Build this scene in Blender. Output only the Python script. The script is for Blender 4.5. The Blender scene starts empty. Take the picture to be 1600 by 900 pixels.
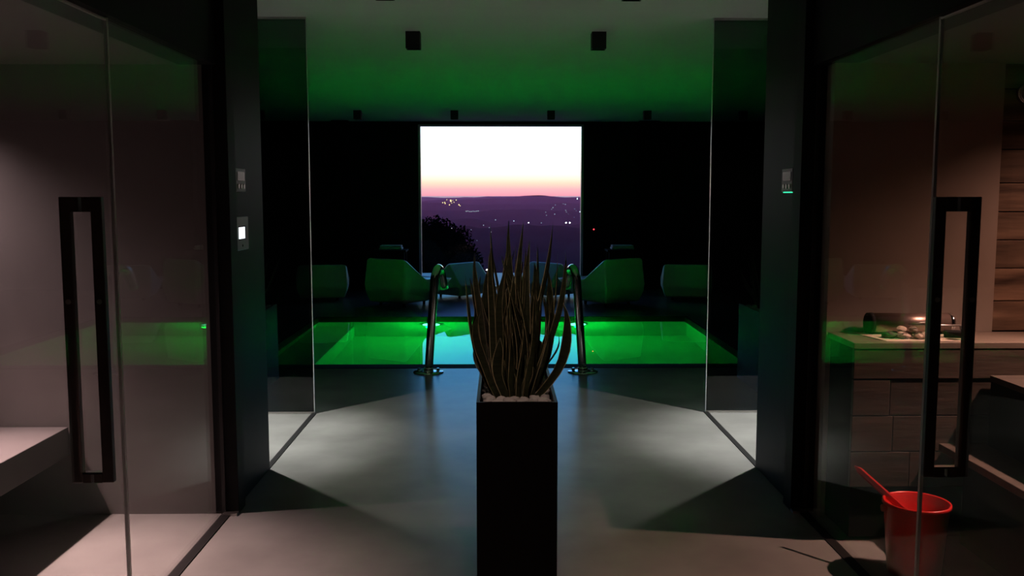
import bpy, bmesh, math, random
from mathutils import Vector, Matrix, noise as mnoise
random.seed(7)
SC = bpy.context.scene
COL = SC.collection
R = math.radians

# ------------------------------------------------------------------ camera
H = 1.45                       # eye height; world +Y runs down the corridor
F_PX = 1430.0
cam_d = bpy.data.cameras.new('camera'); cam = bpy.data.objects.new('camera', cam_d); COL.objects.link(cam)
cam_d.sensor_width = 36.0; cam_d.lens = 36.0 * F_PX / 1600.0
cam_d.clip_start = 0.05; cam_d.clip_end = 40000
cam.location = (0, 0, H)
cam.rotation_euler = (R(90) - math.atan(144 / F_PX), 0, -math.atan(20 / F_PX))
SC.camera = cam

# ------------------------------------------------------------------ exposure and render quality
SC.view_settings.view_transform = 'Standard'
SC.view_settings.look = 'None'
SC.view_settings.exposure = 0.0
SC.view_settings.gamma = 1.0
SC.view_settings.use_curve_mapping = False
cy = SC.cycles
cy.max_bounces = 14; cy.diffuse_bounces = 5; cy.glossy_bounces = 6; cy.transmission_bounces = 8
cy.transparent_max_bounces = 24; cy.volume_bounces = 0
cy.caustics_reflective = False; cy.caustics_refractive = True
cy.sample_clamp_indirect = 6.0
cy.use_denoising = True

# ------------------------------------------------------------------ sky: a clear dusk, afterglow low in the +Y direction
W = bpy.data.worlds.new('dusk_sky'); SC.world = W; W.use_nodes = True
nt = W.node_tree; nt.nodes.clear()
def N(t, kind, **kw):
    n = t.nodes.new(kind)
    for k, v in kw.items(): setattr(n, k, v)
    return n
tc = N(nt, 'ShaderNodeTexCoord'); sp = N(nt, 'ShaderNodeSeparateXYZ')
nt.links.new(tc.outputs['Generated'], sp.inputs[0])
mr = N(nt, 'ShaderNodeMapRange'); mr.inputs[1].default_value = -0.02; mr.inputs[2].default_value = 0.98
nt.links.new(sp.outputs['Z'], mr.inputs[0])
pw = N(nt, 'ShaderNodeMath', operation='POWER'); pw.inputs[1].default_value = 0.5
nt.links.new(mr.outputs[0], pw.inputs[0])
cr = N(nt, 'ShaderNodeValToRGB'); nt.links.new(pw.outputs[0], cr.inputs[0])
def stop(z, c):
    return (max(0.0, z + 0.02) ** 0.5, tuple(v / 2.0 for v in c) + (1,))
stops = [stop(-0.02, (.10, .04, .12)), stop(0.0, (1.15, .40, .52)), stop(.007, (1.2, .56, .60)), stop(.014, (1.3, .88, .66)),
         stop(.024, (1.4, 1.3, 1.1)), stop(.050, (1.6, 1.6, 1.55)), stop(.09, (1.0, 1.5, 1.75)), stop(.13, (.20, 1.1, 1.8)), stop(.18, (.12, .85, 1.75)),
         stop(.27, (.16, .45, 1.35)), stop(.5, (.08, .20, .62)), stop(.95, (.03, .07, .25))]
el = cr.color_ramp.elements
el[0].position, el[0].color = stops[0]; el[1].position, el[1].color = stops[-1]
for p, c in stops[1:-1]:
    e = el.new(p); e.color = c
az = N(nt, 'ShaderNodeMapRange'); az.inputs[1].default_value = -1; az.inputs[2].default_value = 1
az.inputs[3].default_value = .12; az.inputs[4].default_value = 1.0
nt.links.new(sp.outputs['Y'], az.inputs[0])
bg = N(nt, 'ShaderNodeBackground'); nt.links.new(cr.outputs[0], bg.inputs[0])
st = N(nt, 'ShaderNodeMath', operation='MULTIPLY'); st.inputs[1].default_value = 2.0
nt.links.new(az.outputs[0], st.inputs[0]); nt.links.new(st.outputs[0], bg.inputs[1])
nt.links.new(bg.outputs[0], N(nt, 'ShaderNodeOutputWorld').inputs[0])

# ------------------------------------------------------------------ lamps
def lamp(kind, name, loc, target, energy, color, **kw):
    d = bpy.data.lights.new(name, kind); d.energy = energy; d.color = color
    for k, v in kw.items(): setattr(d, k, v)
    o = bpy.data.objects.new(name, d); COL.objects.link(o); o.location = loc
    v = Vector(target) - Vector(loc)
    o.rotation_euler = v.to_track_quat('-Z', 'Y').to_euler()
    return o
XC = 0.075                                        # the corridor's axis
def mx(x): return 2 * XC - x
SHOWER_L = (-1.80, 5.42, 2.44); SHOWER_R = (mx(-1.80), 5.42, 2.44)
lamp('SPOT', 'planter_fill_light', (XC, 1.62, 2.46), (XC, 3.1, .9), 24, (1, .70, .60), spot_size=R(44), spot_blend=1.0, shadow_soft_size=.03)  # warm fill added out of view to brighten plant, pebbles and near floor
for p in (SHOWER_L, SHOWER_R):
    lamp('SPOT', 'shower_light', p, (p[0] + (.15 if p[0] < 0 else -.15), p[1] - .05, 0), 520, (1, .98, .95), spot_size=R(52), spot_blend=1.0, shadow_soft_size=.025)
    lamp('SPOT', 'shower_light', p, (p[0] + (.12 if p[0] < 0 else -.12), p[1] - .02, 0), 118, (1, .98, .86), spot_size=R(100), spot_blend=1.0, shadow_soft_size=.025)
lamp('SPOT', 'steam_cabin_light', (-2.70, 3.80, 1.96), (-2.70, 3.78, 0), 90, (1, .72, .72), spot_size=R(136), spot_blend=1.0, shadow_soft_size=.02)
lamp('SPOT', 'steam_cabin_light', (-2.62, 3.78, 1.96), (-1.85, 3.05, 0), 800, (1, .64, .60), spot_size=R(70), spot_blend=1.0, shadow_soft_size=.02)
lamp('SPOT', 'sauna_cabin_light', (2.72, 3.46, 1.96), (2.60, 3.56, 0), 42, (1, .48, .34), spot_size=R(134), spot_blend=1.0, shadow_soft_size=.02)
lamp('SPOT', 'sauna_cabin_light', (2.72, 3.44, 1.96), (1.55, 3.18, 0), 200, (1, .56, .44), spot_size=R(70), spot_blend=1.0, shadow_soft_size=.02)
POOL_LAMPS = (-0.82, 0.94)
for x in POOL_LAMPS:
    lamp('POINT', 'pool_light', (x, 10.74, -.40), (x, 8.0, -.42), 21, (.0, 1, .06), shadow_soft_size=.05)

# ------------------------------------------------------------------ materials
def mat(name, base=(.5, .5, .5), rough=.5, metal=0.0, spec=.5, **kw):
    m = bpy.data.materials.new(name); m.use_nodes = True
    b = m.node_tree.nodes['Principled BSDF']
    b.inputs['Base Color'].default_value = (*base, 1); b.inputs['Roughness'].default_value = rough
    b.inputs['Metallic'].default_value = metal; b.inputs['Specular IOR Level'].default_value = spec
    for k, v in kw.items(): b.inputs[k].default_value = v
    return m
def noisy(m, c1, c2, scale=4, stretch=(1, 1, 1), detail=6, bump=0.0, rr=None, rnd=0.0):
    t = m.node_tree; b = t.nodes['Principled BSDF']
    co = N(t, 'ShaderNodeTexCoord'); mp = N(t, 'ShaderNodeMapping'); mp.inputs['Scale'].default_value = stretch
    t.links.new(co.outputs['Object'], mp.inputs[0])
    n = N(t, 'ShaderNodeTexNoise'); n.inputs['Scale'].default_value = scale; n.inputs['Detail'].default_value = detail
    t.links.new(mp.outputs[0], n.inputs['Vector'])
    r = N(t, 'ShaderNodeValToRGB'); r.color_ramp.elements[0].color = (*c1, 1); r.color_ramp.elements[1].color = (*c2, 1)
    r.color_ramp.elements[0].position = .25; r.color_ramp.elements[1].position = .75
    t.links.new(n.outputs[0], r.inputs[0])
    out = r.outputs[0]
    if rnd:
        oi = N(t, 'ShaderNodeObjectInfo'); ad = N(t, 'ShaderNodeVectorMath', operation='SCALE'); ad.inputs[3].default_value = 37
        cx = N(t, 'ShaderNodeCombineXYZ')
        for k in range(3): t.links.new(oi.outputs['Random'], cx.inputs[k])
        t.links.new(cx.outputs[0], ad.inputs[0]); t.links.new(ad.outputs[0], mp.inputs['Location'])
        hs = N(t, 'ShaderNodeHueSaturation'); m2 = N(t, 'ShaderNodeMapRange')
        m2.inputs[3].default_value = 1 - rnd; m2.inputs[4].default_value = 1 + rnd
        t.links.new(oi.outputs['Random'], m2.inputs[0]); t.links.new(m2.outputs[0], hs.inputs['Value'])
        t.links.new(out, hs.inputs['Color']); out = hs.outputs[0]
    t.links.new(out, b.inputs['Base Color'])
    if bump:
        bp = N(t, 'ShaderNodeBump'); bp.inputs['Strength'].default_value = bump; bp.inputs['Distance'].default_value = .004
        t.links.new(n.outputs[0], bp.inputs['Height']); t.links.new(bp.outputs[0], b.inputs['Normal'])
    if rr:
        m3 = N(t, 'ShaderNodeMapRange'); m3.inputs[3].default_value = rr[0]; m3.inputs[4].default_value = rr[1]
        t.links.new(n.outputs[0], m3.inputs[0]); t.links.new(m3.outputs[0], b.inputs['Roughness'])
    return m
def glass(name, tint, r0=.025):
    m = bpy.data.materials.new(name); m.use_nodes = True; t = m.node_tree; t.nodes.clear()
    lw = N(t, 'ShaderNodeLayerWeight'); lw.inputs[0].default_value = .5
    p = N(t, 'ShaderNodeMath', operation='POWER'); p.inputs[1].default_value = 5; t.links.new(lw.outputs['Facing'], p.inputs[0])
    a = N(t, 'ShaderNodeMath', operation='MULTIPLY_ADD'); a.inputs[1].default_value = .62; a.inputs[2].default_value = r0
    t.links.new(p.outputs[0], a.inputs[0])
    tr = N(t, 'ShaderNodeBsdfTransparent'); tr.inputs[0].default_value = (*tint, 1)
    gl = N(t, 'ShaderNodeBsdfGlossy'); gl.inputs['Roughness'].default_value = 0.0; gl.inputs[0].default_value = (1, 1, 1, 1)
    mi = N(t, 'ShaderNodeMixShader'); t.links.new(a.outputs[0], mi.inputs[0]); t.links.new(tr.outputs[0], mi.inputs[1]); t.links.new(gl.outputs[0], mi.inputs[2])
    t.links.new(mi.outputs[0], N(t, 'ShaderNodeOutputMaterial').inputs[0])
    return m
def emit(name, c, s):
    m = bpy.data.materials.new(name); m.use_nodes = True; t = m.node_tree; t.nodes.clear()
    e = N(t, 'ShaderNodeEmission'); e.inputs[0].default_value = (*c, 1); e.inputs[1].default_value = s
    t.links.new(e.outputs[0], N(t, 'ShaderNodeOutputMaterial').inputs[0]); return m

M = {}
M['floor'] = noisy(mat('grey_stoneware', rough=.27, spec=.7), (.135, .135, .128), (.26, .26, .248), 1.7, detail=9)
M['deck'] = noisy(mat('dark_stoneware', rough=.38), (.05, .05, .05), (.075, .075, .075), 2.2, detail=9)
M['black'] = noisy(mat('black_cladding', rough=.6, spec=.15), (.005, .005, .0055), (.008, .008, .009), 9)
M['pillar'] = noisy(mat('black_pillar_panel', rough=.5, spec=.07), (.003, .0035, .0035), (.005, .006, .006), 9)
M['void'] = mat('matt_black', (.006, .006, .006), .8, spec=.2)
M['ceiling'] = noisy(mat('white_plaster', rough=.8), (.72, .72, .71), (.75, .75, .74), 3)
M['lowceil'] = mat('dark_cabin_ceiling', (.10, .095, .09), .6)
M['plaster'] = noisy(mat('grey_plaster', rough=.5), (.15, .138, .135), (.175, .162, .16), 5)
M['plaster_r'] = noisy(mat('beige_plaster', rough=.5), (.36, .31, .27), (.40, .345, .30), 5)
M['stone'] = noisy(mat('grey_bench_stone', rough=.45), (.085, .08, .08), (.105, .10, .10), 6)
M['wood'] = noisy(mat('old_timber', rough=.6), (.03, .016, .010), (.34, .23, .155), 4, stretch=(.6, 3, 6), detail=8, bump=.6, rnd=.28)
M['wood_dark'] = noisy(mat('dark_timber', rough=.6), (.035, .026, .020), (.085, .062, .046), 5, stretch=(.7, 3, 6), detail=8, bump=.6, rnd=.2)
M['slab'] = noisy(mat('beige_stone_top', rough=.45), (.15, .12, .095), (.18, .145, .115), 7)
M['glass'] = glass('clear_glass', (.96, .955, .95))
M['dark_glass'] = glass('smoked_glass', (.42, .45, .45))
M['pane'] = glass('window_glass', (.98, .98, .98), .008)
M['steel'] = mat('polished_steel', (.75, .75, .75), .12, 1.0)
M['alu'] = mat('brushed_aluminium', (.55, .53, .51), .32, 1.0)
M['edge'] = mat('pale_glass_edge', (.65, .62, .62), .2, .0)
M['handle'] = noisy(mat('dark_brown_handle', rough=.42), (.035, .022, .018), (.055, .036, .029), 20)
M['pot'] = mat('black_metal_planter', (.007, .006, .006), .4, spec=.3)
M['leaf'] = noisy(mat('dark_leaf', rough=.42), (.038, .050, .022), (.095, .11, .05), 18, stretch=(1, 1, 5))
M['leaf_edge'] = mat('yellow_leaf_margin', (.80, .70, .40), .45)
M['pebble'] = noisy(mat('white_pebble', rough=.55), (.62, .58, .54), (.80, .77, .72), 12, rnd=.15)
M['spot'] = mat('black_lamp_metal', (.006, .006, .006), .5)
M['lens'] = mat('grey_lens', (.22, .22, .21), .3)
M['lounge'] = mat('white_moulded_plastic', (.60, .62, .62), .3)
M['tile'] = noisy(mat('white_pool_tile', rough=.5), (.55, .62, .58), (.62, .68, .64), 3)
M['red'] = mat('red_plastic', (.55, .012, .012), .32)
M['dev'] = mat('grey_plastic', (.22, .22, .21), .45)
M['dev2'] = mat('satin_panel', (.30, .34, .33), .35)
M['lcd'] = mat('grey_display', (.06, .065, .06), .25)
M['screen'] = emit('lit_screen', (.88, .97, 1.0), 1.6)
M['led'] = emit('green_led', (.05, .9, .45), 1.2)
M['redled'] = emit('red_led', (1, .04, .06), 3)
M['poollamp'] = emit('pool_lamp_lens', (.12, 1, .50), 6)
M['mat'] = mat('cream_paper', (.62, .54, .44), .7)
M['rock'] = noisy(mat('beige_stone', rough=.7), (.30, .24, .19), (.50, .41, .33), 14, rnd=.45)
M['tube'] = mat('bronze_metal_tube', (.30, .22, .19), .35, .8)
M['tree'] = mat('night_foliage', (.004, .004, .004), .9, spec=0)
M['bark'] = mat('dark_bark', (.02, .015, .012), .9)
M['hill'] = noisy(mat('hill_fields', rough=1, spec=.0), (.05, .03, .04), (.09, .055, .06), .004, detail=8)
M['white_flow'] = mat('white_cloth', (.7, .7, .68), .8)
w = bpy.data.materials.new('pool_water'); w.use_nodes = True; b = w.node_tree.nodes['Principled BSDF']
b.inputs['Base Color'].default_value = (.75, 1, .9, 1); b.inputs['Roughness'].default_value = 0; b.inputs['IOR'].default_value = 1.333
b.inputs['Transmission Weight'].default_value = 1
n_ = N(w.node_tree, 'ShaderNodeTexNoise'); n_.inputs['Scale'].default_value = 2.2; n_.inputs['Detail'].default_value = 2
bp_ = N(w.node_tree, 'ShaderNodeBump'); bp_.inputs['Strength'].default_value = .012; bp_.inputs['Distance'].default_value = .05
tc_ = N(w.node_tree, 'ShaderNodeTexCoord'); w.node_tree.links.new(tc_.outputs['Object'], n_.inputs['Vector'])
w.node_tree.links.new(n_.outputs[0], bp_.inputs['Height']); w.node_tree.links.new(bp_.outputs[0], b.inputs['Normal'])
M['water'] = w

# ------------------------------------------------------------------ mesh helpers
def box(bm, x0, x1, y0, y1, z0, z1, mi=0, bev=0.0):
    x0, x1 = min(x0, x1), max(x0, x1); y0, y1 = min(y0, y1), max(y0, y1)
    v = [bm.verts.new(p) for p in ((x0, y0, z0), (x1, y0, z0), (x1, y1, z0), (x0, y1, z0), (x0, y0, z1), (x1, y0, z1), (x1, y1, z1), (x0, y1, z1))]
    fs = [bm.faces.new([v[i] for i in q]) for q in ((3, 2, 1, 0), (4, 5, 6, 7), (0, 1, 5, 4), (1, 2, 6, 5), (2, 3, 7, 6), (3, 0, 4, 7))]
    for f in fs: f.material_index = mi
    if bev:
        es = list({e for f in fs for e in f.edges})
        bmesh.ops.bevel(bm, geom=es, offset=bev, segments=2, affect='EDGES', profile=.5)
    return fs
def tube(bm, pts, r, seg=16, cap=True, mi=0):
    pts = [Vector(p) for p in pts]; rings = []
    up = Vector((0, 0, 1))
    for i, p in enumerate(pts):
        t = (pts[min(i + 1, len(pts) - 1)] - pts[max(i - 1, 0)]).normalized()
        if i == 0:
            a = t.cross(Vector((1, 0, 0)) if abs(t.x) < .8 else Vector((0, 1, 0))).normalized()
        else:
            a = (a - t * a.dot(t)).normalized()
        b_ = t.cross(a); rr = r[i] if isinstance(r, (list, tuple)) else r
        rings.append([bm.verts.new(p + (a * math.cos(2 * math.pi * k / seg) + b_ * math.sin(2 * math.pi * k / seg)) * rr) for k in range(seg)])
    for A, B in zip(rings, rings[1:]):
        for k in range(seg):
            f = bm.faces.new((A[k], A[(k + 1) % seg], B[(k + 1) % seg], B[k])); f.smooth = True; f.material_index = mi
    if cap:
        bm.faces.new(rings[0][::-1]).material_index = mi; bm.faces.new(rings[-1]).material_index = mi
def lathe(bm, prof, c=(0, 0, 0), seg=40, smooth=True):
    rings = []
    for r, z in prof:
        rings.append([bm.verts.new((c[0] + r * math.cos(2 * math.pi * k / seg), c[1] + r * math.sin(2 * math.pi * k / seg), c[2] + z)) for k in range(seg)])
    for A, B in zip(rings, rings[1:]):
        for k in range(seg):
            f = bm.faces.new((A[k], A[(k + 1) % seg], B[(k + 1) % seg], B[k])); f.smooth = smooth
    bm.faces.new(rings[0][::-1]); bm.faces.new(rings[-1])
def obj(name, bm, mats, parent=None, loc=None):
    if not isinstance(mats, (list, tuple)): mats = [mats]
    bmesh.ops.recalc_face_normals(bm, faces=bm.faces)
    me = bpy.data.meshes.new(name); bm.to_mesh(me); bm.free()
    for m in mats: me.materials.append(M[m])
    o = bpy.data.objects.new(name, me); COL.objects.link(o)
    if parent: o.parent = parent
    if loc: o.location = loc
    return o
def boxobj(name, dims, m, parent=None, bev=0.0):
    bm = bmesh.new(); box(bm, *dims, bev=bev); return obj(name, bm, m, parent)
def tag(o, label=None, cat=None, group=None, kind=None):
    if label: o['label'] = label
    if cat: o['category'] = cat
    if group: o['group'] = group
    if kind: o['kind'] = kind
    return o
def empty(name, loc=(0, 0, 0), rz=0):
    o = bpy.data.objects.new(name, None); COL.objects.link(o); o.location = loc; o.rotation_euler = (0, 0, rz); o.empty_display_size = .1
    return o
def struct(name, dims, m, label=None, bev=0.0):
    return tag(boxobj(name, dims, m, bev=bev), label, None, None, 'structure')
def label(o, s):
    o['label'] = s; return o

# ------------------------------------------------------------------ the shell
CEIL = 2.59
PX0, PX1, PY0, PY1 = -2.20, 2.27, 7.77, 10.97      # the pool
# floor with the pool cut out
bm = bmesh.new()
for d in ((-5.2, 5.2, -2.2, PY0, -.2, 0),): box(bm, *d)
tag(obj('floor', bm, 'floor'), 'grey stoneware floor of the corridor running up to the pool', None, None, 'structure')
bm = bmesh.new()
for d in ((-5.2, PX0, PY0, PY1, -.2, 0), (PX1, 5.2, PY0, PY1, -.2, 0), (-5.2, 5.2, PY1, 14.3, -.2, 0)): box(bm, *d)
tag(obj('floor', bm, 'deck'), 'dark deck around and behind the pool', None, None, 'structure')
struct('ceiling', (-5.2, 5.2, -2.2, 14.5, CEIL, CEIL + .2), 'ceiling', 'white plaster ceiling lit green above the pool')
# pool basin
bm = bmesh.new()
D = -1.25
box(bm, PX0 - .2, PX1 + .2, PY0 - .2, PY1 + .2, D - .2, D)
box(bm, PX0 - .2, PX0, PY0 - .2, PY1 + .2, D, -.201); box(bm, PX1, PX1 + .2, PY0 - .2, PY1 + .2, D, -.201)
box(bm, PX0, PX1, PY0 - .2, PY0, D, -.201); box(bm, PX0, PX1, PY1, PY1 + .2, D, -.201)
box(bm, PX0, PX0 + .45, PY0, PY1, D, -.55)
tag(obj('pool_basin', bm, 'tile'), 'white tiled pool basin with a ledge along its left side', None, None, 'structure')
bm = bmesh.new()
for d in ((PX0 - .004, PX0 + .03, PY0, PY1, -.21, -.001), (PX1 - .03, PX1 + .004, PY0, PY1, -.21, -.001), (PX0, PX1, PY0, PY0 + .035, -.21, -.001), (PX0, PX1, PY1 - .03, PY1 + .004, -.21, -.001)): box(bm, *d)
tag(obj('trim_1', bm, 'void'), 'dark edge around the pool', None, None, 'structure')
tag(boxobj('trim_4', (PX0 - .06, PX1 + .06, PY0 - .13, PY0 + .036, -.001, .003), 'void'), 'black overflow strip along the near pool edge', None, None, 'structure')
bm = bmesh.new()
v = [bm.verts.new(p) for p in ((PX0 + .03, PY0 + .035, -.035), (PX1 - .03, PY0 + .035, -.035), (PX1 - .03, PY1 - .03, -.035), (PX0 + .03, PY1 - .03, -.035))]
bm.faces.new(v)
o = obj('pool_water', bm, 'water')
if o.data.polygons[0].normal.z < 0: o.data.flip_normals()
tag(o, 'still green lit pool water mirroring the bright window', 'water', None, 'stuff')
for i, x in enumerate(POOL_LAMPS):
    t = empty('pool_lamp', (x, 10.94, -.40))
    tag(t, 'round green underwater lamp in the far pool wall, %s of the two' % ('left' if i == 0 else 'right'), 'lamp', 'underwater lamps in the far pool wall')
    bm = bmesh.new(); tube(bm, [(0, .03, 0), (0, -.02, 0)], .12, 24); obj('lamp_ring', bm, 'steel', t)
    bm = bmesh.new(); tube(bm, [(0, 0, 0), (0, -.03, 0)], [.11, .10], 24); obj('lens', bm, 'poollamp', t)
# outer walls
struct('wall_back', (-5.2, 5.2, -2.4, -2.2, -.2, CEIL), 'black')
struct('wall_left', (-5.4, -5.2, -2.4, 14.5, -.2, CEIL), 'black')
struct('wall_right', (5.2, 5.4, -2.4, 14.5, -.2, CEIL), 'black')
# far wall with the window opening
WX0, WX1, WZ1 = -1.25, 1.31, 2.545
struct('wall_front', (-5.2, WX0, 14.3, 14.5, -.2, CEIL), 'black', 'black far wall left of the big window')
struct('wall_front', (WX1, 5.2, 14.3, 14.5, -.2, CEIL), 'black', 'black far wall right of the big window')
struct('wall_front', (WX0, WX1, 14.3, 14.5, WZ1, CEIL), 'black', 'black strip above the big window')
wn = empty('window_1', (0, 14.3, 0)); tag(wn, 'tall frameless picture window onto the dusk valley', None, None, 'structure')
bm = bmesh.new()
fw = .035
box(bm, WX0, WX0 + fw, 0, .12, 0, WZ1); box(bm, WX1 - fw, WX1, 0, .12, 0, WZ1); box(bm, WX0 + fw, WX1 - fw, 0, .12, WZ1 - .025, WZ1); box(bm, WX0 + fw, WX1 - fw, 0, .12, 0, .04)
obj('window_frame', bm, 'alu', wn)
boxobj('pane', (WX0 + fw, WX1 - fw, .05, .062, .04, WZ1 - .025), 'pane', wn)
# faint pillars on the far wall
for x0, x1, s in ((-2.55, -2.30, 'left'), (2.15, 2.45, 'right')):
    struct('wall_front', (x0, x1, 14.1, 14.3, 0, CEIL), 'pillar', 'slim dark pier on the far wall, %s of the window' % s)

# pillars, jambs, headers, cabins, mirrored about the corridor's axis
for side in (-1, 1):
    f = (lambda x: x) if side < 0 else mx
    s = 'left' if side < 0 else 'right'
    struct('wall_%s' % s, (f(-1.225), f(-2.95), 4.20, 4.78, 0, CEIL), 'pillar', 'black wall pier between the %s cabin and the shower' % s, bev=.003)
    struct('trim_2' if side < 0 else 'trim_3', (f(-1.195), f(-1.30), 4.09, 4.20, 0.0, CEIL), 'black', 'black door jamb against the %s pier' % s, bev=.002)
    struct('wall_%s' % s, (f(-1.235), f(-1.40), -2.2, 4.09, 2.02, CEIL), 'black', 'black fascia above the %s glass front' % s)
    struct('wall_%s' % s, (f(-2.95), f(-3.05), 4.78, 6.03, 0, CEIL), 'black', 'black side wall of the %s shower' % s)
    # cabin shell
    yw = 4.09 if side < 0 else 4.00
    pl = 'plaster' if side < 0 else 'plaster_r'
    if side < 0:
        struct('wall_left', (f(-1.30), f(-3.5), yw, 4.20, 0, 2.02), pl, 'pale grey end wall of the left cabin')
    else:
        struct('wall_right', (f(-1.30), 2.19, yw, 4.20, 0, 2.02), pl, 'beige plaster end wall of the right cabin')
        struct('wall_right', (2.19, f(-3.5), yw + .03, 4.20, 0, 2.02), 'void')
    struct('wall_%s' % s, (f(-3.4), f(-3.5), -.2, yw, 0, 2.02), pl, 'outer side wall of the %s cabin' % s)
    struct('wall_%s' % s, (f(-1.30), f(-3.5), -.3, -.2, 0, 2.02), 'void')
    struct('ceiling', (f(-1.40), f(-3.5), -.3, 4.20, 2.02, 2.10), 'lowceil', 'low dark ceiling of the %s cabin' % s)
    # floor channels under the glass
    tag(boxobj('floor_track', (f(-1.27), f(-1.228), -.2, 4.09, .0, .004), 'void'), 'black floor track under the %s cabin glass' % s, 'track', None)
    tag(boxobj('floor_track', (f(-1.255), f(-1.225), 4.78, 6.03, .0, .005), 'void'), 'black floor track along the %s shower opening' % s, 'track', None)
    boxobj('door_sill', (f(-1.195), f(-1.26), 4.055, 4.09, .0, .012), 'alu')
    tag(COL.objects[-1], 'short pale metal sill at the foot of the %s jamb' % s, 'sill')

# planks on the sauna end wall
planks = empty('wall_right'); planks.location = (0, 0, 0); tag(planks, 'old timber cladding on the end wall of the sauna', None, None, 'structure')
z = .851; k = 0
while z < 2.0:
    h = random.choice((.125, .135, .145)); z1 = min(z + h, 2.018)
    cut = random.uniform(2.6, 3.2)
    for x0, x1 in ((2.19, cut - .002), (cut + .002, 3.40)):
        bm = bmesh.new(); d = random.uniform(.018, .030)
        box(bm, x0, x1, 4.03 - d, 4.03, z + .002, z1 - .002, bev=.002)
        obj('plank', bm, 'wood', planks)
    z = z1; k += 1

# glass fronts of the cabins
def cabin_glass(side):
    f = (lambda x: x) if side < 0 else mx
    s = 'left' if side < 0 else 'right'
    JY = 3.02 if side < 0 else 2.965
    t = empty('door_%d' % (1 if side < 0 else 2), (f(-1.26), JY, 0)); tag(t, '%s cabin glass door with a dark brown loop handle' % s, None, None, 'structure')
    bm = bmesh.new(); box(bm, -.004, .004, 1.2 - JY, -.006, .012, 2.008); obj('pane', bm, 'glass', t)
    bm = bmesh.new(); box(bm, -.0055, .0055, -.006, -.0005, .012, 2.008); obj('edge_seal', bm, 'edge', t)
    bm = bmesh.new(); box(bm, -.0055, .0055, 1.2 - JY, -.006, 2.008, 2.014); obj('top_edge', bm, 'edge', t)
    # the handle: a rectangular loop that passes through the pane
    hy = (2.79 if side < 0 else 2.81) - JY
    q = .047 if side < 0 else .054; bw = .034; bd = .012
    bm = bmesh.new()
    box(bm, -q - bw / 2, -q + bw / 2, hy - bd, hy + bd, .565, 1.447, bev=.003)
    box(bm, q - bw / 2, q + bw / 2, hy - bd, hy + bd, .565, 1.447, bev=.003)
    for z0, z1 in ((.565, .592), (1.402, 1.447)):
        box(bm, -q + bw / 2, -.005, hy - bd, hy + bd, z0, z1); box(bm, .005, q - bw / 2, hy - bd, hy + bd, z0, z1)
    hd = obj('handle', bm, 'handle', t); label(hd, 'dark brown rectangular loop handle')
    bm = bmesh.new(); box(bm, -q + bw / 2, q - bw / 2, hy - bd * .9, hy + bd * .9, .592, .598); obj('handle_pin', bm, 'steel', hd)
    bm = bmesh.new()
    for xx in (-q, q):
        for zz in (1.13,):
            tube(bm, [(xx, hy - bd - .001, zz), (xx, hy - bd - .004, zz)], .008, 14)
    obj('screw', bm, 'alu', hd)
    p = empty('glass_panel', (f(-1.26), JY, 0)); tag(p, 'fixed clear glass panel between door and pier of the %s cabin' % s, 'glass panel')
    bm = bmesh.new(); box(bm, -.004, .004, .006, 4.088 - JY, .012, 2.018); obj('pane', bm, 'glass', p)
    bm = bmesh.new(); box(bm, -.0055, .0055, .001, .006, .012, 2.018); obj('edge_seal', bm, 'edge', p)
    bm = bmesh.new(); box(bm, -.008, .008, 4.080 - JY, 4.089 - JY, .012, 2.018); obj('wall_profile', bm, 'spot', p)
cabin_glass(-1); cabin_glass(1)
# shower screens facing the corridor's length
for side in (-1, 1):
    f = (lambda x: x) if side < 0 else mx
    s = 'left' if side < 0 else 'right'
    p = empty('glass_panel', (f(-1.235), 6.03, 0)); tag(p, 'smoked glass shower screen from floor to ceiling beside the %s pier' % s, 'glass panel')
    q = 1 if side > 0 else -1
    bm = bmesh.new(); box(bm, q * .004, q * 1.71, -.005, .005, .014, 2.575); obj('pane', bm, 'dark_glass', p)
    bm = bmesh.new(); box(bm, 0, q * .004, -.006, .006, .014, 2.575); obj('edge_seal', bm, 'edge', p)
    bm = bmesh.new(); box(bm, 0, q * 1.71, -.010, .010, 0, .014); obj('floor_profile', bm, 'alu', p)
    bm = bmesh.new(); box(bm, 0, q * 1.71, -.010, .010, 2.575, 2.59); obj('ceiling_profile', bm, 'alu', p)

# ------------------------------------------------------------------ ceiling spots
def spot(x, y, lab, lit=False, h=.115, grp='square black ceiling spots'):
    t = empty('ceiling_spot', (x, y, CEIL)); tag(t, lab, 'lamp', grp)
    bm = bmesh.new(); s = .05
    for d in ((-s, s, -s, -s + .006, -h, 0), (-s, s, s - .006, s, -h, 0), (-s, -s + .006, -s + .006, s - .006, -h, 0), (s - .006, s, -s + .006, s - .006, -h, 0), (-s + .006, s - .006, -s + .006, s - .006, -h + .02, 0)): box(bm, *d)
    obj('housing', bm, 'spot', t)
    bm = bmesh.new(); box(bm, -s + .007, s - .007, -s + .007, s - .007, -h + .016, -h + .0205); obj('lens', bm, 'lens', t)
    return t
xs = {'far left': -1.90, 'left of the centre': -.60, 'right of the centre': .70, 'far right': 2.0}
for nm in ('left of the centre', 'right of the centre'):
    spot(xs[nm], 4.92, 'black square ceiling spot cut by the top of the photo, %s' % nm)
for nm in xs: spot(xs[nm], 6.57, 'black square ceiling spot in the middle row before the pool, %s' % nm)
xs['outermost left'] = -3.2; xs['outermost right'] = 3.3
for nm in xs: spot(xs[nm], 12.5, 'black square ceiling spot in the row before the far wall, %s' % nm)

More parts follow.
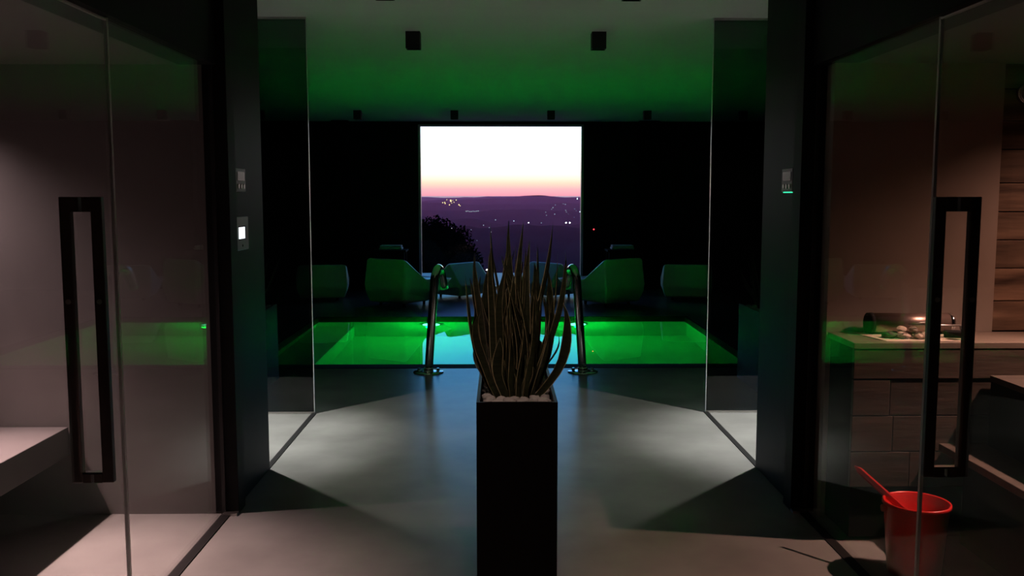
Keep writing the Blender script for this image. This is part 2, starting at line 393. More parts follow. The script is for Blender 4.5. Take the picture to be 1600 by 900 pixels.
# ------------------------------------------------------------------ wall devices on the piers
def device_base(name, x, y0, y1, z0, z1, q, lab, cat, m):
    t = empty(name, (x, (y0 + y1) / 2, (z0 + z1) / 2)); tag(t, lab, cat)
    hy, hz = (y1 - y0) / 2, (z1 - z0) / 2
    bm = bmesh.new(); box(bm, 0, q * .014, -hy, hy, -hz, hz, bev=.003); obj('casing', bm, m, t)
    return t, hy, hz
for side in (-1, 1):
    f = (lambda x: x) if side < 0 else mx
    q = 1 if side < 0 else -1; s = 'left' if side < 0 else 'right'
    t, hy, hz = device_base('thermostat', f(-1.225), 4.26, 4.42, 1.468, 1.578, q,
        'small grey wall thermostat on the %s pier%s' % (s, ', above the lit touch panel' if side < 0 else ' with a green lit lower edge'), 'thermostat', 'dev')
    bm = bmesh.new(); box(bm, q * .013, q * .016, -hy * .72, hy * .72, -.002, hz * .72); obj('display', bm, 'lcd', t)
    for k in range(3):
        bm = bmesh.new(); tube(bm, [(q * .013, (-.45 + .45 * k) * hy * 1.2, -hz * .52), (q * .018, (-.45 + .45 * k) * hy * 1.2, -hz * .52)], .011, 14)
        obj('button', bm, 'alu', t)
    if side > 0:
        bm = bmesh.new(); box(bm, q * .002, q * .015, -hy * .9, hy * .6, -hz - .004, -hz + .001); obj('indicator_light', bm, 'led', t)
t, hy, hz = device_base('touch_panel', -1.225, 4.215, 4.445, 1.195, 1.352, 1, 'landscape wall control panel with a small white lit screen on the left pier', 'control panel', 'dev2')
bm = bmesh.new(); box(bm, .012, .0150, -.056, .066, -.030, .036); obj('bezel', bm, 'lcd', t)
bm = bmesh.new(); box(bm, .0150, .0165, -.054, .044, -.024, .030); obj('screen', bm, 'screen', t)
bm = bmesh.new(); tube(bm, [(.013, .006, -.057), (.016, .006, -.057)], .006, 12); obj('button', bm, 'void', t)

# ------------------------------------------------------------------ planter, pebbles, snake plant
def planter(name, x0, x1, y0, y1, h, lab):
    t = empty(name, ((x0 + x1) / 2, (y0 + y1) / 2, 0)); tag(t, lab, 'planter')
    a, b_ = (x1 - x0) / 2, (y1 - y0) / 2; w_ = .010
    bm = bmesh.new()
    box(bm, -a, a, -b_, -b_ + w_, 0, h); box(bm, -a, a, b_ - w_, b_, 0, h); box(bm, -a, -a + w_, -b_ + w_, b_ - w_, 0, h); box(bm, a - w_, a, -b_ + w_, b_ - w_, 0, h); box(bm, -a + w_, a - w_, -b_ + w_, b_ - w_, 0, .02)
    obj('box', bm, 'pot', t)
    bm = bmesh.new(); box(bm, -a + w_, a - w_, -b_ + w_, b_ - w_, h - .12, h - .035); obj('soil', bm, 'void', t)
    return t
planter('planter', -.072, .182, 2.80, 3.85, .81, 'tall narrow black planter box standing in the middle of the corridor')
peb = []
for v_ in range(4):
    bm = bmesh.new(); bmesh.ops.create_icosphere(bm, subdivisions=2, radius=1)
    for ve in bm.verts:
        n = mnoise.noise(ve.co * 1.3 + Vector((v_ * 9, 0, 0)))
        ve.co = Vector((ve.co.x, ve.co.y * .8, ve.co.z * .58)) * (1 + .22 * n)
    for f_ in bm.faces: f_.smooth = True
    me = bpy.data.meshes.new('pebble'); bm.to_mesh(me); bm.free(); me.materials.append(M['pebble']); peb.append(me)
def pebbles(x0, x1, y0, y1, z, step, rad, keep, lab, grp):
    y = y0 + rad; row = 0
    while y < y1 - rad * .6:
        x = x0 + rad * (1 if row % 2 == 0 else 1.5)
        while x < x1 - rad * .5:
            xx = x + random.uniform(-.004, .004); yy = y + random.uniform(-.004, .004)
            if keep(xx, yy):
                o = bpy.data.objects.new('pebble', random.choice(peb)); COL.objects.link(o)
                r = rad * random.uniform(.85, 1.18); o.scale = (r, r, r)
                o.location = (min(max(xx, x0 + r), x1 - r), yy, z + random.uniform(-.004, .006)); o.rotation_euler = (random.uniform(-.25, .25), random.uniform(-.25, .25), random.uniform(0, 6.3))
                tag(o, lab, 'pebble', grp)
            x += step * random.uniform(.92, 1.06)
        y += step * .86; row += 1
pebbles(-.061, .171, 2.812, 3.84, .785, .038, .0205, lambda x, y: not ((abs(x - .055) < .058) and y > 2.95), 'rounded white pebble in the tall middle planter around the snake plant', 'white pebbles in the middle planter')

def leaf_mesh(bm, base, ctrl, tip, width, twist, segs=10, thick=.0016):
    base, ctrl, tip = map(Vector, (base, ctrl, tip))
    prev = None
    d0 = random.uniform(0, math.pi)
    face = Vector((math.cos(d0), math.sin(d0), 0))
    for i in range(segs + 1):
        t = i / segs
        p = base * (1 - t) ** 2 + ctrl * 2 * t * (1 - t) + tip * t * t
        tan = ((ctrl - base) * (1 - t) + (tip - ctrl) * t).normalized()
        side = Matrix.Rotation(twist * t, 3, tan) @ face
        side = (side - tan * side.dot(tan)).normalized()
        nrm = tan.cross(side)
        wv = width * (.62 + .76 * t) if t < .5 else width * (1.0 - ((t - .5) / .5) ** 2.0)
        wv = max(wv, .0006)
        wav = math.sin(t * 9 + d0) * .004 * (1 - t); p = p + side * (math.sin(t * 7 + d0 * 3) * .006 * min(1, t * 3)) + nrm * (math.sin(t * 5 + d0) * .007 * min(1, t * 3))
        fold = wv * .35
        pts = [(-wv, fold + wav), (-wv * .88, fold * .75 + wav), (0, 0), (wv * .88, fold * .75 - wav), (wv, fold - wav)]
        ring = [bm.verts.new(p + side * a + nrm * b_) for a, b_ in pts]
        if prev:
            for k in range(4):
                f_ = bm.faces.new((prev[k], prev[k + 1], ring[k + 1], ring[k])); f_.smooth = True
                f_.material_index = 1 if k in (0, 3) else 0
        prev = ring
def solid_leaf(name, parent, base, ctrl, tip, width, twist, segs=10):
    bm = bmesh.new(); leaf_mesh(bm, base, ctrl, tip, width, twist, segs)
    g = bmesh.ops.solidify(bm, geom=bm.faces[:], thickness=.0016)
    return obj(name, bm, ['leaf', 'leaf_edge'], parent)
sp_ = empty('snake_plant', (.055, 3.15, .79)); tag(sp_, 'bushy snake plant with yellow edged dark leaves in the middle planter', 'plant')
def lf(bx, by, tx, ty, tz, bow=.0, w_=.015, tw=1.0):
    b_ = Vector((bx - .055, by - 3.15, -.03)); tp = Vector((tx - .055, ty - 3.15, tz - .79))
    c = b_.lerp(tp, .5); out = Vector((bx - .055, (by - 3.2) * .3, 0))
    c = c + Vector((bow, 0, .0)); c.z += .03
    solid_leaf('leaf', sp_, b_, c, tp, w_, tw)
# chosen outer leaves (x, y of root, tip, bow)
for a in ((.00, 3.00, -.115, 3.02, 1.19, -.06, .015, .6), (.11, 3.02, .225, 3.05, 1.235, .03, .013, .9), (.10, 2.98, .205, 2.98, 1.10, .13, .017, .4),
          (.03, 3.05, -.035, 3.1, 1.355, -.03, .013, .5), (.05, 3.1, .035, 3.15, 1.365, .0, .013, .4), (.06, 3.05, .075, 3.15, 1.36, .0, .013, .6),
          (.09, 3.1, .185, 3.2, 1.355, .01, .017, .3), (.11, 3.1, .22, 3.1, 1.27, .07, .014, .5), (.0, 3.08, -.075, 3.05, 1.26, -.06, .013, .7),
          (.07, 3.0, .10, 3.1, 1.30, .01, .014, .5), (.01, 2.98, -.02, 3.0, 1.29, -.05, .012, .8), (.10, 3.2, .13, 3.3, 1.28, .03, .012, .6),
          (.02, 2.95, -.06, 2.95, 1.08, -.09, .014, .7), (.10, 2.95, .15, 2.95, 1.16, .06, .014, .7), (.06, 2.93, .07, 2.93, 1.05, .02, .013, .5)):
    lf(*a)
for k in range(104):
    an = random.uniform(0, 2 * math.pi); rr = math.sqrt(random.random())
    bx = .055 + math.cos(an) * rr * .070; by = 3.16 + math.sin(an) * rr * .23
    sx = (bx - .055) / .070
    tx = .055 + sx * random.uniform(.06, .15) + random.uniform(-.07, .07); ty = by + random.uniform(-.06, .08)
    tz = random.uniform(.98, 1.31) - abs(tx - .055) * .35 - (.10 if by < 3.0 else 0)
    lf(bx, by, tx, ty, tz, sx * random.uniform(.03, .09) + random.uniform(-.02, .02), random.uniform(.013, .019), random.uniform(-1, 1))

# side planters outside the shower screens
for side in (-1, 1):
    f = (lambda x: x) if side < 0 else mx
    s = 'left' if side < 0 else 'right'
    x0, x1 = sorted((f(-2.02), f(-1.76)))
    planter('planter', x0, x1, 6.20, 7.22, .60, 'black planter box behind the %s shower screen' % s)
    cxp = (x0 + x1) / 2
    pebbles(x0 + .011, x1 - .011, 6.22, 7.2, .578, .055, .03, lambda x, y: abs(x - cxp) > .05 or y < 6.4 or y > 7.05, 'white pebble in the planter behind the %s shower screen' % s, 'white pebbles in the %s planter' % s)
    pt = empty('snake_plant', (cxp, 6.7, .56)); tag(pt, 'dim snake plant in the planter behind the %s shower screen' % s, 'plant')
    for k in range(34):
        bx = random.uniform(-.05, .05); by = random.uniform(-.3, .3); ln = random.uniform(.3, .52)
        tx = bx * 2.2 + random.uniform(-.16, .16)
        solid_leaf('leaf', pt, (bx, by, 0), ((bx + tx) / 2 + bx * .8, by, ln * .55), (tx, by + random.uniform(-.1, .1), ln), random.uniform(.012, .018), random.uniform(-1, 1), 7)

# ------------------------------------------------------------------ pool hand rails
def rail(x, lean, lab):
    t = empty('pool_handrail', (x, 7.46, 0)); tag(t, lab, 'handrail')
    bm = bmesh.new(); lathe(bm, [(.125, 0), (.125, .006), (.118, .010), (.04, .011)], seg=40)
    pl = obj('base_plate', bm, 'steel', t)
    for dx in (-.078, .078):
        bm = bmesh.new(); lathe(bm, [(.013, .009), (.013, .030), (.010, .036)], (dx, 0, 0), 14); obj('bolt', bm, 'steel', pl)
    bm = bmesh.new(); pts = []
    hgt = .775
    for i in range(12):
        u = i / 11; pts.append((lean * u * .055, .0 + .015 * u, u * hgt))
    for i in range(1, 15):
        a = math.pi * i / 14 * .86
        pts.append((lean * (.055 + .020 * i / 14 * 2), .015 + .12 * (1 - math.cos(a)), hgt + .075 * math.sin(a)))
    y0, z0 = pts[-1][1], pts[-1][2]
    for i in range(1, 5): pts.append((lean * (.095 + .006 * i), y0 + .012 * i, z0 - .035 * i))
    tube(bm, pts, .035, 20)
    obj('rail_tube', bm, 'steel', t)
    bm = bmesh.new(); lathe(bm, [(.042, .010), (.042, .035), (.033, .042)], seg=28); obj('collar', bm, 'steel', t)
rail(-.585, 1, 'left polished steel grab rail at the pool edge')
rail(.690, -1, 'right polished steel grab rail at the pool edge')

# ------------------------------------------------------------------ faceted lounge chairs
def lounge(loc, rz, lab, sc=(1, 1, 1), lean=0.0):
    t = empty('lounge_chair', loc, R(rz)); t.scale = sc; tag(t, lab, 'lounge chair', 'faceted white lounge chairs behind the pool')
    bm = bmesh.new()
    # local: back of the chair towards -y, foot towards +y
    P = {}
    def vv(k, *c): P[k] = bm.verts.new(c)
    for s, q in (('l', -1), ('r', 1)):
        vv('tb' + s, q * .33, -.44 + lean, .64)   # top of back, outer
        vv('ta' + s, q * .37, -.02 + lean * .3, .37)      # where the arm meets
        vv('tf' + s, q * .33, .72, .33)       # front corner
        vv('wb' + s, q * .35, -.49, .24)      # waist back
        vv('wf' + s, q * .365, .10, .20)      # waist front
        vv('bb' + s, q * .30, -.43, .055)
        vv('bf' + s, q * .28, .20, .05)
        vv('ib' + s, q * .285, -.38 + lean, .62)  # inner back top
        vv('is' + s, q * .30, -.02 + lean * .3, .27)      # seat rear
        vv('if' + s, q * .30, .66, .315)      # seat front
    def q4(*k): bm.faces.new([P[x] for x in k])
    for s in 'lr':
        q4('tb' + s, 'ta' + s, 'wb' + s); q4('ta' + s, 'wf' + s, 'wb' + s); q4('ta' + s, 'tf' + s, 'wf' + s)
        q4('wb' + s, 'wf' + s, 'bf' + s, 'bb' + s); q4('tb' + s, 'ib' + s, 'is' + s, 'ta' + s); q4('ta' + s, 'is' + s, 'if' + s, 'tf' + s)
        q4('wf' + s, 'tf' + s, 'bf' + s)
    q4('tbl', 'tbr', 'wbr', 'wbl'); q4('wbl', 'wbr', 'bbr', 'bbl'); q4('bbl', 'bbr', 'bfr', 'bfl')
    q4('bfl', 'bfr', 'tfr', 'tfl'); q4('tfl', 'tfr', 'ifr', 'ifl'); q4('ifl', 'ifr', 'isr', 'isl'); q4('isl', 'isr', 'ibr', 'ibl'); q4('ibl', 'ibr', 'tbr', 'tbl')
    bmesh.ops.recalc_face_normals(bm, faces=bm.faces)
    bmesh.ops.bevel(bm, geom=bm.edges[:], offset=.03, segments=4, affect='EDGES', profile=.5)
    for f_ in bm.faces: f_.smooth = f_.calc_area() < .004
    obj('shell', bm, 'lounge', t)
    for sx in (-1, 1):
        for y in (-.30, .16):
            bm = bmesh.new(); lathe(bm, [(.018, 0), (.022, .062)], (sx * .20, y, 0), 12); obj('foot', bm, 'void', t)
lounge((-1.26, 12.25, 0), -34, 'green lit lounge chair left of the window, outer one of the left pair', (1.0, .9, 1))
lounge((-.62, 13.25, 0), 50, 'blue lit lounge chair in front of the window, inner one of the left pair', (1, .8, .78), .26)
lounge((1.41, 12.25, 0), 34, 'green lit lounge chair right of the window, outer one of the right pair', (1.0, .9, 1))
lounge((.78, 13.25, 0), -50, 'blue lit lounge chair in front of the window, inner one of the right pair', (1, .8, .78), .26)
lounge((-2.50, 12.95, 0), 10, 'dim lounge chair seen by the edge of the left shower screen', (1.0, .9, .80))
lounge((2.67, 12.95, 0), -10, 'dim lounge chair seen by the edge of the right shower screen', (1.0, .9, .80))
# folded towels glimpsed behind the outer chairs
for x, l in ((-1.62, 'left'), (1.85, 'right')):
    t = empty('side_table', (x, 13.75, 0)); tag(t, 'dark side table against the far wall behind the %s green chair' % l, 'table')
    bm = bmesh.new(); box(bm, -.24, .24, -.2, .2, .62, .65, bev=.004); obj('table_top', bm, 'void', t)
    for sx in (-1, 1):
        for sy in (-1, 1):
            bm = bmesh.new(); box(bm, sx * .20 - .015, sx * .20 + .015, sy * .16 - .015, sy * .16 + .015, 0, .62); obj('leg', bm, 'void', t)
    bm = bmesh.new(); box(bm, x - .17, x + .17, 13.64, 13.86, .65, .685, bev=.012); box(bm, x - .16, x + .16, 13.65, 13.85, .686, .715, bev=.012)
    tag(obj('folded_towel', bm, 'white_flow'), 'folded pale towel on the %s side table' % l, 'towel')
t = empty('alarm_sensor', (1.475, 14.29, .93)); tag(t, 'small dark sensor with a glowing red dot right of the window', 'sensor')
bm = bmesh.new(); box(bm, -.03, .03, -.02, .0, -.04, .04, bev=.004); obj('casing', bm, 'void', t)
bm = bmesh.new(); bmesh.ops.create_icosphere(bm, subdivisions=2, radius=.012); o = obj('light', bm, 'redled', t, (0, -.022, 0))

# ------------------------------------------------------------------ left cabin: bench
t = empty('stone_bench', (-2.6, 2.2, 0)); tag(t, 'pale grey floating bench slab in the left cabin', 'bench')
bm = bmesh.new(); box(bm, -.78, .65, -1.9, 1.885, .28, .41, bev=.003); obj('seat_slab', bm, 'stone', t)
bm = bmesh.new(); box(bm, -.78, .20, -1.9, 1.885, 0, .279); obj('plinth', bm, 'void', t)

# ------------------------------------------------------------------ right cabin: counter, benches, things
t = empty('counter', (2.4, 3.84, 0)); tag(t, 'timber faced counter with a beige top against the end wall of the sauna', 'counter')
bm = bmesh.new(); box(bm, 1.455 - 2.4, .98, -.15, .155, .825, .85, bev=.002); obj('worktop', bm, 'slab', t)
bm = bmesh.new(); box(bm, 1.47 - 2.4, .98, -.125, .155, 0.02, .824); obj('carcass', bm, 'void', t)
bm = bmesh.new(); box(bm, 1.458 - 2.4, .98, -.148, -.125, .70, .823, bev=.002); label(obj('plank', bm, 'wood_dark', t), 'long top board across the counter front')
z = .24
while z < .695:
    z1 = min(z + .152, .698)
    cuts = [1.458, random.uniform(1.60, 1.85), 2.04]
    for x0, x1 in zip(cuts, cuts[1:]):
        d = random.uniform(.018, .023)
        bm = bmesh.new(); box(bm, x0 - 2.4 + .0015, x1 - 2.4 - .0015, -.125 - d, -.125, z + .002, z1 - .002, bev=.002); obj('plank', bm, 'wood_dark', t)
    z = z1
t = empty('lower_bench', (1.93, 2.1, 0)); tag(t, 'narrow timber step bench at the right of the sauna', 'bench')
bm = bmesh.new(); box(bm, -.11, .079, -1.9, 1.585, .40, .43, bev=.003); obj('seat_board', bm, 'wood_dark', t)
bm = bmesh.new(); box(bm, .0, .079, -1.9, 1.585, 0, .399); obj('support', bm, 'void', t)
t = empty('upper_bench', (2.7, 2.1, 0)); tag(t, 'dark upper bench behind the step bench of the sauna', 'bench')
bm = bmesh.new(); box(bm, -.68, .77, -1.9, 1.585, .69, .715, bev=.002); obj('seat_board', bm, 'wood_dark', t)
bm = bmesh.new(); box(bm, -.675, .77, -1.9, 1.585, 0, .689); obj('riser', bm, 'void', t)
# bucket
BX, BY = 1.605, 3.40
t = empty('bucket', (BX, BY, 0)); tag(t, 'red plastic sauna bucket on the floor behind the right glass front', 'bucket')
bm = bmesh.new(); lathe(bm, [(.092, .001), (.097, .0), (.118, .265), (.124, .268), (.124, .280), (.119, .282), (.114, .278), (.094, .012), (.01, .010)], seg=48); obj('body', bm, 'red', t)
for s_ in (-1, 1):
    bm = bmesh.new(); tube(bm, [(s_ * .118, 0, .255), (s_ * .134, 0, .255)], .014, 16); obj('handle_lug', bm, 'red', t)
t = empty('ladle', (BX, BY, 0)); tag(t, 'red plastic ladle leaning out of the red bucket with its handle up to the left', 'ladle')
bm = bmesh.new()
a = Vector((.0, -.09, .20)); b2 = Vector((-.155, .22, .352)); d = (b2 - a)
n_s = 14
prev = None
nr = d.normalized().cross(Vector((.6, 0, .8))).normalized(); sd = nr.cross(d.normalized()).normalized()
for i in range(n_s + 1):
    u = i / n_s; p = a + d * u; w2 = .0135 * (1 if u < .94 else math.sqrt(max(.05, 1 - ((u - .94) / .06) ** 2)))
    ring = [bm.verts.new(p + sd * x + nr * y) for x, y in ((-w2, -.004), (-w2 * .55, .004), (w2 * .55, .004), (w2, -.004), (w2 * .55, -.0075), (-w2 * .55, -.0075))]
    if prev:
        for k in range(6): bm.faces.new((prev[k], prev[(k + 1) % 6], ring[(k + 1) % 6], ring[k]))
    else: bm.faces.new(ring)
    prev = ring
bm.faces.new(prev); obj('handle', bm, 'red', t)
bm = bmesh.new(); lathe(bm, [(.022, -.075), (.045, -.070), (.052, -.012), (.050, -.012), (.043, -.066), (.008, -.070)], (.0, -.035, .24), 28); obj('scoop', bm, 'red', t)
# things on the counter
CT = .85
bm = bmesh.new(); v = [(1.555, 3.93), (1.60, 3.715), (1.955, 3.72), (1.93, 3.90)]
lo = [bm.verts.new((x, y, CT + .0005)) for x, y in v]; hi = [bm.verts.new((x, y, CT + .0035)) for x, y in v]
bm.faces.new(lo[::-1]); bm.faces.new(hi)
for k in range(4): bm.faces.new((lo[k], lo[(k + 1) % 4], hi[(k + 1) % 4], hi[k]))
tag(obj('paper_mat', bm, 'mat'), 'cream paper mat under the stones on the counter', 'mat')
t = empty('metal_cylinder', (1.79, 3.935, CT)); tag(t, 'long dark bronze cylinder lying along the back of the counter', 'cylinder')
rad = .046
bm = bmesh.new(); tube(bm, [(-.165, 0, rad), (.165, 0, rad)], rad, 32); obj('body', bm, 'tube', t)
bm = bmesh.new(); tube(bm, [(-.185, 0, rad), (-.165, 0, rad)], [rad + .001, rad + .002], 32); label(obj('end_cap', bm, 'void', t), 'black end cap')
bm = bmesh.new(); tube(bm, [(.165, 0, rad), (.180, 0, rad), (.187, 0, rad)], [rad + .001, rad + .001, rad - .010], 32); label(obj('end_cap', bm, 'steel', t), 'shiny metal end cap')
srocks = []
for v_ in range(3):
    bm = bmesh.new(); bmesh.ops.create_icosphere(bm, subdivisions=2, radius=1)
    for ve in bm.verts:
        n = mnoise.noise(ve.co * 1.1 + Vector((v_ * 5, 3, 0))); ve.co = Vector((ve.co.x * 1.25, ve.co.y * .9, ve.co.z * .55)) * (1 + .35 * n)
    me = bpy.data.meshes.new('stone'); bm.to_mesh(me); bm.free(); me.materials.append(M['rock']); srocks.append(me)
rs = [(1.645, 3.80, .026, 0), (1.675, 3.84, .024, 0), (1.70, 3.79, .026, 0), (1.735, 3.83, .025, 0), (1.76, 3.775, .026, 0), (1.705, 3.815, .022, .026), (1.745, 3.80, .020, .027), (1.79, 3.82, .024, 0), (1.815, 3.78, .022, 0)]
stone_words = ['dark grey stone, leftmost of the heap on the counter mat', 'dark stone at the back left of the heap on the counter mat', 'beige stone at the front left of the heap on the counter mat',
    'beige stone at the back of the heap on the counter mat', 'beige stone at the front middle of the heap on the counter mat', 'pale stone on top of the heap, the left one of two',
    'pale stone on top of the heap, the right one of two', 'beige stone behind the thin ladle at the right of the heap', 'small beige stone, rightmost of the heap on the counter mat']
M['rock_dark'] = noisy(mat('dark_stone', rough=.7), (.04, .035, .03), (.09, .075, .06), 14)
for k, (x, y, r, dz) in enumerate(rs):
    me = srocks[k % 3]
    if k < 2:
        me = me.copy(); me.materials[0] = M['rock_dark']
    o = bpy.data.objects.new('stone', me); COL.objects.link(o); o.scale = (r, r, r); o.location = (x, y, CT + .003 + r * .5 + dz); o.rotation_euler = (0, 0, random.uniform(0, 6))
    tag(o, stone_words[k], 'stone', 'stones on the counter')
t = empty('aroma_ladle', (1.82, 3.74, CT)); tag(t, 'thin pale metal ladle lying over the stones on the counter', 'ladle')
bm = bmesh.new(); tube(bm, [(-.115, .015, .066), (.105, .0, .064)], .0032, 10); tube(bm, [(-.115, .015, .066), (.01, .05, .078)], .0026, 10); obj('handle', bm, 'alu', t)
bm = bmesh.new(); lathe(bm, [(.004, .040), (.022, .046), (.026, .062), (.024, .062), (.019, .049), (.004, .044)], (.118, 0, .0), 24); obj('bowl', bm, 'alu', t)
bm = bmesh.new(); box(bm, -.010, .010, .0, .012, 0, .064); obj('stand', bm, 'void', t)
t = empty('brush', (1.935, 3.80, CT)); t.rotation_euler = (0, 0, R(-12)); tag(t, 'black brush lying at the right end of the counter mat', 'brush')
bm = bmesh.new(); box(bm, -.055, .055, -.02, .02, .014, .034, bev=.006); obj('back', bm, 'void', t)
bm = bmesh.new(); box(bm, -.05, .05, -.017, .017, .004, .0145); obj('bristles', bm, 'void', t)
# round wall thermometer
t = empty('thermometer', (2.285, 4.0, 1.89)); tag(t, 'round metal rimmed thermometer on the timber wall at the right picture edge', 'thermometer')
bm = bmesh.new(); tube(bm, [(0, 0, 0), (0, -.028, 0)], .045, 32); tube(bm, [(0, -.028, 0), (0, -.034, 0)], [.045, .039], 32); obj('rim', bm, 'steel', t)
bm = bmesh.new(); tube(bm, [(0, -.030, 0), (0, -.0355, 0)], .038, 32); obj('dial', bm, 'dev', t)
bm = bmesh.new(); box(bm, -.0015, .0015, -.038, -.036, -.005, .028); obj('pointer', bm, 'void', t)
# small hook at the head of the right glass
t = empty('towel_hook', (mx(-1.235) - .0, 2.62, 2.035)); tag(t, 'small chrome hook on the fascia above the right glass door', 'hook')
bm = bmesh.new(); tube(bm, [(0, 0, .03), (-.012, 0, .0), (-.015, 0, -.02), (-.028, 0, -.032), (-.044, 0, -.026), (-.048, 0, -.010)], .0035, 10); obj('hook', bm, 'steel', t)
spot(XC, 1.62, 'added square black ceiling lamp housing at the fill light before the middle planter', grp='added lamps')  # unseen housing added to go with the warm planter fill
# recessed lenses of the lamps
for loc, l in ((SHOWER_L, 'left shower'), (SHOWER_R, 'right shower')):
    t = spot(loc[0], loc[1], 'square black lit ceiling lamp in the %s' % l, h=.115, grp='lit shower lamps')

# ------------------------------------------------------------------ outside
def hz(x, y):
    n = mnoise.fractal(Vector((x / 900, y / 900, .3)), 1.0, 2.1, 6) 
    u = x / y                                     # a slowly varying skyline
    z = -175 + (50 - 34 * min(1, y / 8000)) * n
    def ridge(yc, w_, top):
        return (top + 175) * math.exp(-((y - yc) / w_) ** 2)
    r_ = 10 * mnoise.fractal(Vector((x / 160, y / 700, 5)), 1.0, 2.2, 5)
    z += r_ * min(1, 4200 / y)
    z += ridge(2600, 420, -112 + 26 * math.sin(x / 260 + 1.0))
    z += ridge(3400, 260, -96 + 24 * math.sin(x / 210 + 4.0))
    z += ridge(5300, 320, -52 + 22 * math.sin(x / 330 + 5.0))
    z += ridge(4300, 600, -78 + 26 * math.sin(x / 420 + 2.6) + 10 * math.sin(x / 150))
    z += ridge(6400, 700, -34 + 20 * math.sin(x / 520 + .6))
    z += ridge(8800, 800, -9 + 5 * math.sin(x / 170 + 1.4) + 20 * math.exp(-((x - 400) / 170) ** 2))
    return z
bm = bmesh.new(); rows = []
ys = [900 * (10.8 ** (j / 150)) for j in range(151)]
for y in ys:
    rows.append([bm.verts.new((y * (-.55 + 1.1 * i / 200), y, hz(y * (-.55 + 1.1 * i / 200), y))) for i in range(201)])
for A, B in zip(rows, rows[1:]):
    for i in range(200):
        f_ = bm.faces.new((A[i], A[i + 1], B[i + 1], B[i])); f_.smooth = True
tag(obj('hills', bm, 'hill'), 'dark purple hills and valley beyond the window', None, None, 'structure')
def town(u, v_, rad_px, c, s, lab, grp, parts):
    """a lamp standing on the terrain along a bearing; u,v_ give bearing and dip in thousandths"""
    bx = u / 1000; dip = v_ / 1000
    y = 950
    hit = None
    while y < 9500:
        if hz(bx * y, y) >= H - dip * y: hit = y; break
        y += 15
    if hit is None: hit = 8600
    parts.append((bx * hit, hit, hz(bx * hit, hit), rad_px * hit / F_PX, c, s, lab, grp))
T = []
warm = (1, .42, .16); white = (1, .88, .95)
rnd = random.Random(3)
for k in range(16): town(-52 + rnd.gauss(0, 5), 4.5 + abs(rnd.gauss(0, 3)), rnd.uniform(.5, .9), warm, rnd.uniform(1.2, 3), 'tiny orange window light in the hilltop village at the left', 'village lights on the left hilltop', T)
for k in range(8): town(-36 + k * 1.9, 17 + rnd.uniform(-.3, .8), .45, white, 1.2, 'tiny pale light in the row below the hilltop village', 'row of lights below the village', T)
for k in range(14): town(60 + rnd.uniform(-10, 26), rnd.uniform(9, 24), rnd.uniform(.25, .5), white, rnd.uniform(.6, 1.6), 'tiny pale valley light at the right of the window', 'valley lights at the right', T)
for u, v_, r_, s in ((73, 30, 1.15, 6), (77, 30, 1.15, 6), (32, 30, .9, 3), (16, 28, .7, 1.4), (-4, 27, .6, .9), (46, 30, .5, .8), (85, 4, .9, 3), (88, 18, .8, 2)):
    town(u, v_, r_, white, s, {73: 'left one of the brightest pair of white valley lights', 77: 'right one of the brightest pair of white valley lights', 32: 'lone bright white valley light left of the brightest pair'}.get(u, 'white light far down in the valley'), 'bright valley lights', T)
for k in range(9): town(rnd.uniform(-75, 0), rnd.uniform(32, 50), rnd.uniform(.4, .6), white, rnd.uniform(.3, .8), 'faint scattered light on the dark valley floor', 'faint valley floor lights', T)
for u, v_ in ((-24.5, 82), (-13.5, 82)): town(u, v_, 1.3, white, 4, 'white light shining between the chairs and the plant leaves', 'white lights behind the plant', T)
lm = {}
for x, y, z, r, c, s, lab, grp in T:
    key = (c, round(s))
    if key not in lm:
        k = 'town_%d' % len(lm); M[k] = emit(k, c, max(1.5, s * 1.9)); 
        bm = bmesh.new(); bmesh.ops.create_icosphere(bm, subdivisions=1, radius=1); me = bpy.data.meshes.new('town_light'); bm.to_mesh(me); bm.free(); me.materials.append(M[k]); lm[key] = me
    o = bpy.data.objects.new('town_light', lm[key]); COL.objects.link(o); o.location = (x, y, z + r * .8); o.scale = (r, r, r)
    tag(o, lab, 'light', grp)
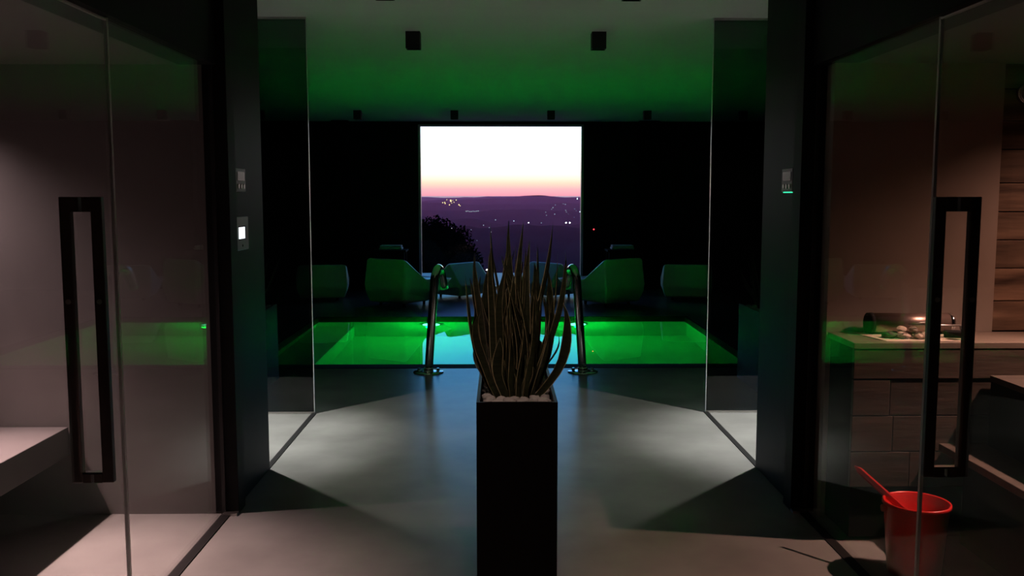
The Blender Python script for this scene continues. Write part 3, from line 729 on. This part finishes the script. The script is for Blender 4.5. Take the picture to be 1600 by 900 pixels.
# evening haze lying over the valley
m_ = bpy.data.materials.new('evening_haze'); m_.use_nodes = True; t_ = m_.node_tree; t_.nodes.clear()
vs_ = N(t_, 'ShaderNodeVolumeScatter'); vs_.inputs['Color'].default_value = (1, .16, .33, 1); vs_.inputs['Density'].default_value = 1.5e-4; vs_.inputs['Anisotropy'].default_value = .7
t_.links.new(vs_.outputs[0], N(t_, 'ShaderNodeOutputMaterial').inputs['Volume']); M['haze'] = m_
tag(boxobj('valley_haze', (-6000, 6000, 1500, 8900, -400, .5), 'haze'), 'thin purple evening haze over the valley', 'haze', None, 'stuff')
# terrace outside and the round bush
tag(boxobj('terrace', (-8, 8, 14.5, 17.5, -.3, -.02), 'deck'), 'dark terrace outside the window', None, None, 'structure')
t = empty('round_tree', (-1.95, 26, -3.4)); tag(t, 'black rounded tree outside the window at its lower left', 'tree')
bm = bmesh.new()
rg = random.Random(5)
for k in range(9000):
    a = rg.uniform(0, 2 * math.pi); cz = rg.uniform(-1, 1); rr = rg.uniform(.86, 1.0) 
    dr = Vector((math.sqrt(1 - cz * cz) * math.cos(a), math.sqrt(1 - cz * cz) * math.sin(a), cz))
    lump = 1 + .10 * mnoise.noise(dr * 3)
    p = Vector((dr.x * 1.62, dr.y * 1.5, dr.z * 1.9)) * rr * lump + Vector((0, 0, 2.35))
    s = rg.uniform(.03, .07)
    ax = Vector((rg.uniform(-1, 1), rg.uniform(-1, 1), rg.uniform(-1, 1))).normalized(); bx_ = ax.orthogonal().normalized()
    vs = [bm.verts.new(p + ax * s), bm.verts.new(p + bx_ * s * .5), bm.verts.new(p - ax * s), bm.verts.new(p - bx_ * s * .5)]
    bm.faces.new(vs)
me = bpy.data.meshes.new('foliage'); bm.to_mesh(me); bm.free(); me.materials.append(M['tree'])
o = bpy.data.objects.new('foliage', me); COL.objects.link(o); o.parent = t; o['kind'] = 'stuff'
bm = bmesh.new(); bmesh.ops.create_icosphere(bm, subdivisions=3, radius=1)
for ve in bm.verts: ve.co = Vector((ve.co.x * 1.42, ve.co.y * 1.3, ve.co.z * 1.68)) * (1 + .1 * mnoise.noise(ve.co * 3)) + Vector((0, 0, 2.35))
obj('crown', bm, 'tree', t)
bm = bmesh.new(); tube(bm, [(0, 0, -1.5), (.05, 0, 0), (0, 0, 1.6)], [.22, .16, .12], 10); obj('trunk', bm, 'bark', t)
